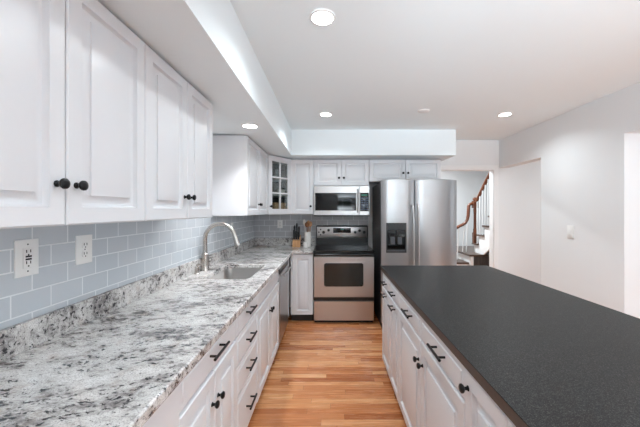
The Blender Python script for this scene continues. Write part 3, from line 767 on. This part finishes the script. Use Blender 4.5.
# ---------------------------------------------------------------- outlets, switch
def plate_base(F, u0, u1, z0, z1, r):
    return part('plate', MB().panel(F, u0, u1, z0, z1, [(0, 0.0), (0, 0.004), (0.004, 0.0065)]), M['plate'], r)
def slots(F, u, z, p, s=1.0):
    q = MB()
    for du in (-0.0075, 0.0075): q.fbox(F, u + du * s - 0.0016, u + du * s + 0.0016, 0.0092, 0.0098, z - 0.002, z + 0.0085 * s)
    q.lathe([(0.003 * s, 0), (0.003 * s, 0.0006)], F(u, z - 0.010 * s, 0.0092), F.w, 10)
    part('slots', q, M['slot'], p)
def outlet(F, uc, zc, w, h, label, kind):
    r = thing('outlet', label, 'outlet', F(uc, zc - h / 2, 0.0), 'white wall outlets')
    plate_base(F, uc - w / 2, uc + w / 2, zc - h / 2, zc + h / 2, r)
    if kind == 'gfci':
        f = part('receptacle', MB().panel(F, uc - 0.019, uc + 0.019, zc - 0.037, zc + 0.037, [(0, 0.006), (0, 0.008), (0.001, 0.0092)]), M['plate'], r)
        slots(F, uc, zc + 0.021, f); slots(F, uc, zc - 0.020, f)
        for k, m in ((0.005, 'plastic_b'), (-0.005, 'slot')): part('button', MB().fbox(F, uc - 0.011, uc + 0.011, 0.0092, 0.0105, zc + k - 0.0032, zc + k + 0.0032), M[m], f)
    else:
        for s in (-1, 1):
            f = part('receptacle', MB().rings([[F(uc + a, zc + s * 0.0205 + c, w_) for a, c in rrect(-0.017, 0.017, -0.0155, 0.0155, 0.012, 5)] for w_ in (0.006, 0.0092)]), M['plate'], r)
            slots(F, uc, zc + s * 0.0205, f)
    for s in ((-0.049, 0.049) if kind == 'gfci' else (0.0,)):
        part('screw', MB().lathe([(0.003, 0), (0.0025, 0.001)], F(uc, zc + s, 0.0065), F.w, 10), M['plastic_g'], r)
    return r
F = FL(XL + 0.008)
outlet(F, 1.116, 1.245, 0.088, 0.134, 'large white outlet with two test buttons, on tile under the largest wall cabinet', 'gfci')
outlet(F, 1.376, 1.243, 0.090, 0.128, 'plain white duplex outlet on the tile, between the test-button outlet and faucet', 'duplex')
outlet(F, 3.45, 1.225, 0.075, 0.118, 'white outlet on the side wall tile beyond the faucet, under the two-door cabinet', 'duplex')
outlet(FK(YB - 0.008), -0.735, 1.225, 0.075, 0.118, 'white outlet on the end wall tile below the glass-door cabinet', 'duplex')
F = FI(XR); r = thing('light_switch', 'white light switch plate on the blank wall between the openings', 'light switch', F(3.155, 1.13, 0))
plate_base(F, 3.11, 3.20, 1.13, 1.265, r)
part('toggle', MB().panel(F, 3.138, 3.172, 1.165, 1.232, [(0, 0.006), (0, 0.009), (0.003, 0.0105)]), M['plate'], r, 0.001)

# ---------------------------------------------------------------- ceiling fixtures
def can_light(x, y, z, power, label, r=0.058, color=(0.86, 0.955, 1.0), spread=144):
    t = thing('recessed_light', label, 'ceiling light', (x, y, z - 0.012), 'recessed ceiling lights')
    q = MB(); s = 32
    vs = [q.ring([(x + a * math.cos(2 * math.pi * k / s), y + a * math.sin(2 * math.pi * k / s), zz) for k in range(s)]) for a, zz in ((r + 0.013, z - 0.0005), (r + 0.011, z - 0.006), (r, z - 0.009), (r, z - 0.0005))]
    for i in range(4): q.bridge(vs[i], vs[(i + 1) % 4])
    part('trim_ring', q, M['trim'], t)
    part('lens', MB().lathe([(r - 0.001, 0), (r - 0.001, 0.004)], (x, y, z - 0.006), seg=32), M['lens'], t)
    d = bpy.data.lights.new('lamp', 'AREA'); d.shape = 'DISK'; d.size = r * 1.8; d.energy = power; d.color = color; d.spread = R(spread)
    o = bpy.data.objects.new('lamp', d); COL.objects.link(o); o.parent = t; o.location = (0, 0, 0.003)
    return t
can_light(-0.04, 1.635, H, CAN_POWER * 0.85, 'recessed ceiling light over the aisle, alone high up in the picture')
can_light(-0.045, 3.27, H, CAN_POWER, 'recessed ceiling light just in front of the soffit over the range')
can_light(1.876, 3.27, H, CAN_POWER, 'recessed ceiling light near the blank wall and the stair doorway')
can_light(1.876, 1.635, H, CAN_POWER, 'added unseen recessed ceiling light over the near end of the island')  # out of view, added on the light grid to brighten the room
can_light(-0.04, 0.0, H, CAN_POWER * 0.6, 'added unseen recessed ceiling light over the aisle, above where the photographer stands')  # added unseen on the same grid to light the near aisle
can_light(1.876, 0.0, H, CAN_POWER, 'added unseen recessed ceiling light beyond the near end of the island')  # another unseen grid light added for brightness
can_light(-0.666, 2.54, SZ, SOFFIT_POWER, 'recessed light set in the soffit above the sink', color=(0.96, 0.97, 1.0), spread=100)
can_light(3.25, 3.3, H, HALL_POWER, 'added unseen recessed light in the side hall beyond the openings', spread=170)  # unseen fixture added to brighten the side hall
can_light(3.25, 1.2, H, HALL_POWER, 'added unseen recessed light in the side hall behind the wall end', spread=170)  # second unseen hall fixture, added for brightness
can_light(1.75, 5.5, H, HALL_POWER * 6.0, 'added unseen recessed light in the stair hall', spread=175)  # unseen fixture added to lift the stair hall brightness
single('smoke_detector', MB().lathe([(0.02, -0.012), (0.050, -0.011), (0.058, -0.006), (0.060, -0.001)], (0.97, 3.16, H), seg=28), M['trim'], 'small flat white ceiling disc above the island', 'smoke detector')

# ---------------------------------------------------------------- staircase seen through the doorway
st = thing('staircase', 'staircase with brown handrail, white balusters and dark treads beyond the doorway', 'staircase', (2.7, 5.7, 0))
SXX = 2.655
landing_y0 = 5.28
part('landing', MB().box(2.42, 3.60, landing_y0, 6.60, 0.628, 0.660), M['tread'], st, 0.006)
part('landing_front', MB().box(2.50, 3.60, landing_y0 + 0.03, landing_y0 + 0.06, 0.0, 0.628), M['dpanel'], st)
part('landing_side', MB().box(2.45, 2.50, landing_y0 + 0.03, 6.60, 0.0, 0.628), M['trim'], st)
ups = []
for k in range(5):
    yn = 5.63 - 0.19 * k; z = 0.83 + 0.17 * k
    part('tread', MB().box(SXX - 0.035, 3.60, yn - 0.20, yn + 0.015, z - 0.028, z), M['tread'], st, 0.005)
    part('riser', MB().box(SXX, 3.60, yn - 0.012, yn - 0.001, z - 0.17, z - 0.029), M['trim'], st)
    ups.append((yn, z))
q = MB()
side = [(5.63, 0.66)] 
for yn, z in ups: side += [(yn - 0.001, z - 0.029), (yn - 0.19, z - 0.029)]
side += [(4.68, 1.40), (4.68, 1.12), (5.05, 0.80), (5.28, 0.66)]
q.rings([[(x, y, z) for y, z in side] for x in (SXX, SXX + 0.02)])
part('stringer', q, M['trim'], st)
# lower steps rising from the side to the landing
for k, (x0, z) in enumerate(((2.17, 0.515), (1.92, 0.345), (1.67, 0.172))):
    part('tread', MB().box(x0 - 0.03, x0 + 0.27, 5.34, 6.60, z - 0.030, z), M['tread'], st, 0.005)
    part('riser', MB().box(x0, x0 + 0.012, 5.36, 6.60, z - 0.172, z - 0.031), M['trim'], st)
    part('step_end', MB().box(x0 + 0.0125, x0 + 0.249, 5.36, 5.38, 0.0, z - 0.031), M['trim'], st)
ny, nx = 5.585, SXX + 0.0
q = MB(); q.box(nx - 0.036, nx + 0.036, ny - 0.036, ny + 0.036, 0.830, 1.02)
q.lathe([(0.036, 1.02), (0.030, 1.05), (0.034, 1.07), (0.026, 1.10), (0.024, 1.35), (0.030, 1.44), (0.026, 1.47)], (nx, ny, 0), seg=16)
q.box(nx - 0.042, nx + 0.042, ny - 0.042, ny + 0.042, 1.47, 1.60)
q.lathe([(0.025, 1.60), (0.040, 1.625), (0.036, 1.65), (0.015, 1.665)], (nx, ny, 0), seg=16)
part('newel_post', q, M['oakrail'], st, 0.003)
rs = 0.17 / 0.19
part('handrail', MB().tube([(nx, ny - 0.03, 1.565), (nx, ny - 0.40, 1.565 + 0.40 * rs), (nx, 4.75, 1.565 + (ny - 4.75) * rs)], 0.028, 12), M['oakrail'], st)
gz = [(nx - 0.03, 1.545), (2.585, 1.548), (2.555, 1.535), (2.54, 1.50), (2.535, 1.42), (2.53, 1.33), (2.515, 1.26), (2.48, 1.20), (2.43, 1.165), (2.37, 1.14), (2.10, 0.98), (1.70, 0.75)]
part('lower_handrail', MB().tube([(x, ny + 0.12 * 0, z) for x, z in gz], 0.028, 12), M['oakrail'], st)
for yn, z in ups:
    for dy in (0.035, 0.130):
        yy = yn - dy
        if abs(yy - ny) < 0.06: continue
        part('baluster', MB().cyl(0.009, (SXX, yy, z), (SXX, yy, 1.565 + (ny - yy) * rs - 0.02), 10), M['trim'], st)
for x in (2.54, 2.47, 2.37, 2.27):
    zt = [z for xx, z in gz if xx <= x + 0.001]; z1 = zt[0] - 0.02 if zt else 1.1
    part('baluster', MB().cyl(0.009, (x, ny + 0.10, 0.66 if x > 2.42 else 0.515), (x, ny + 0.02, z1), 10), M['trim'], st)
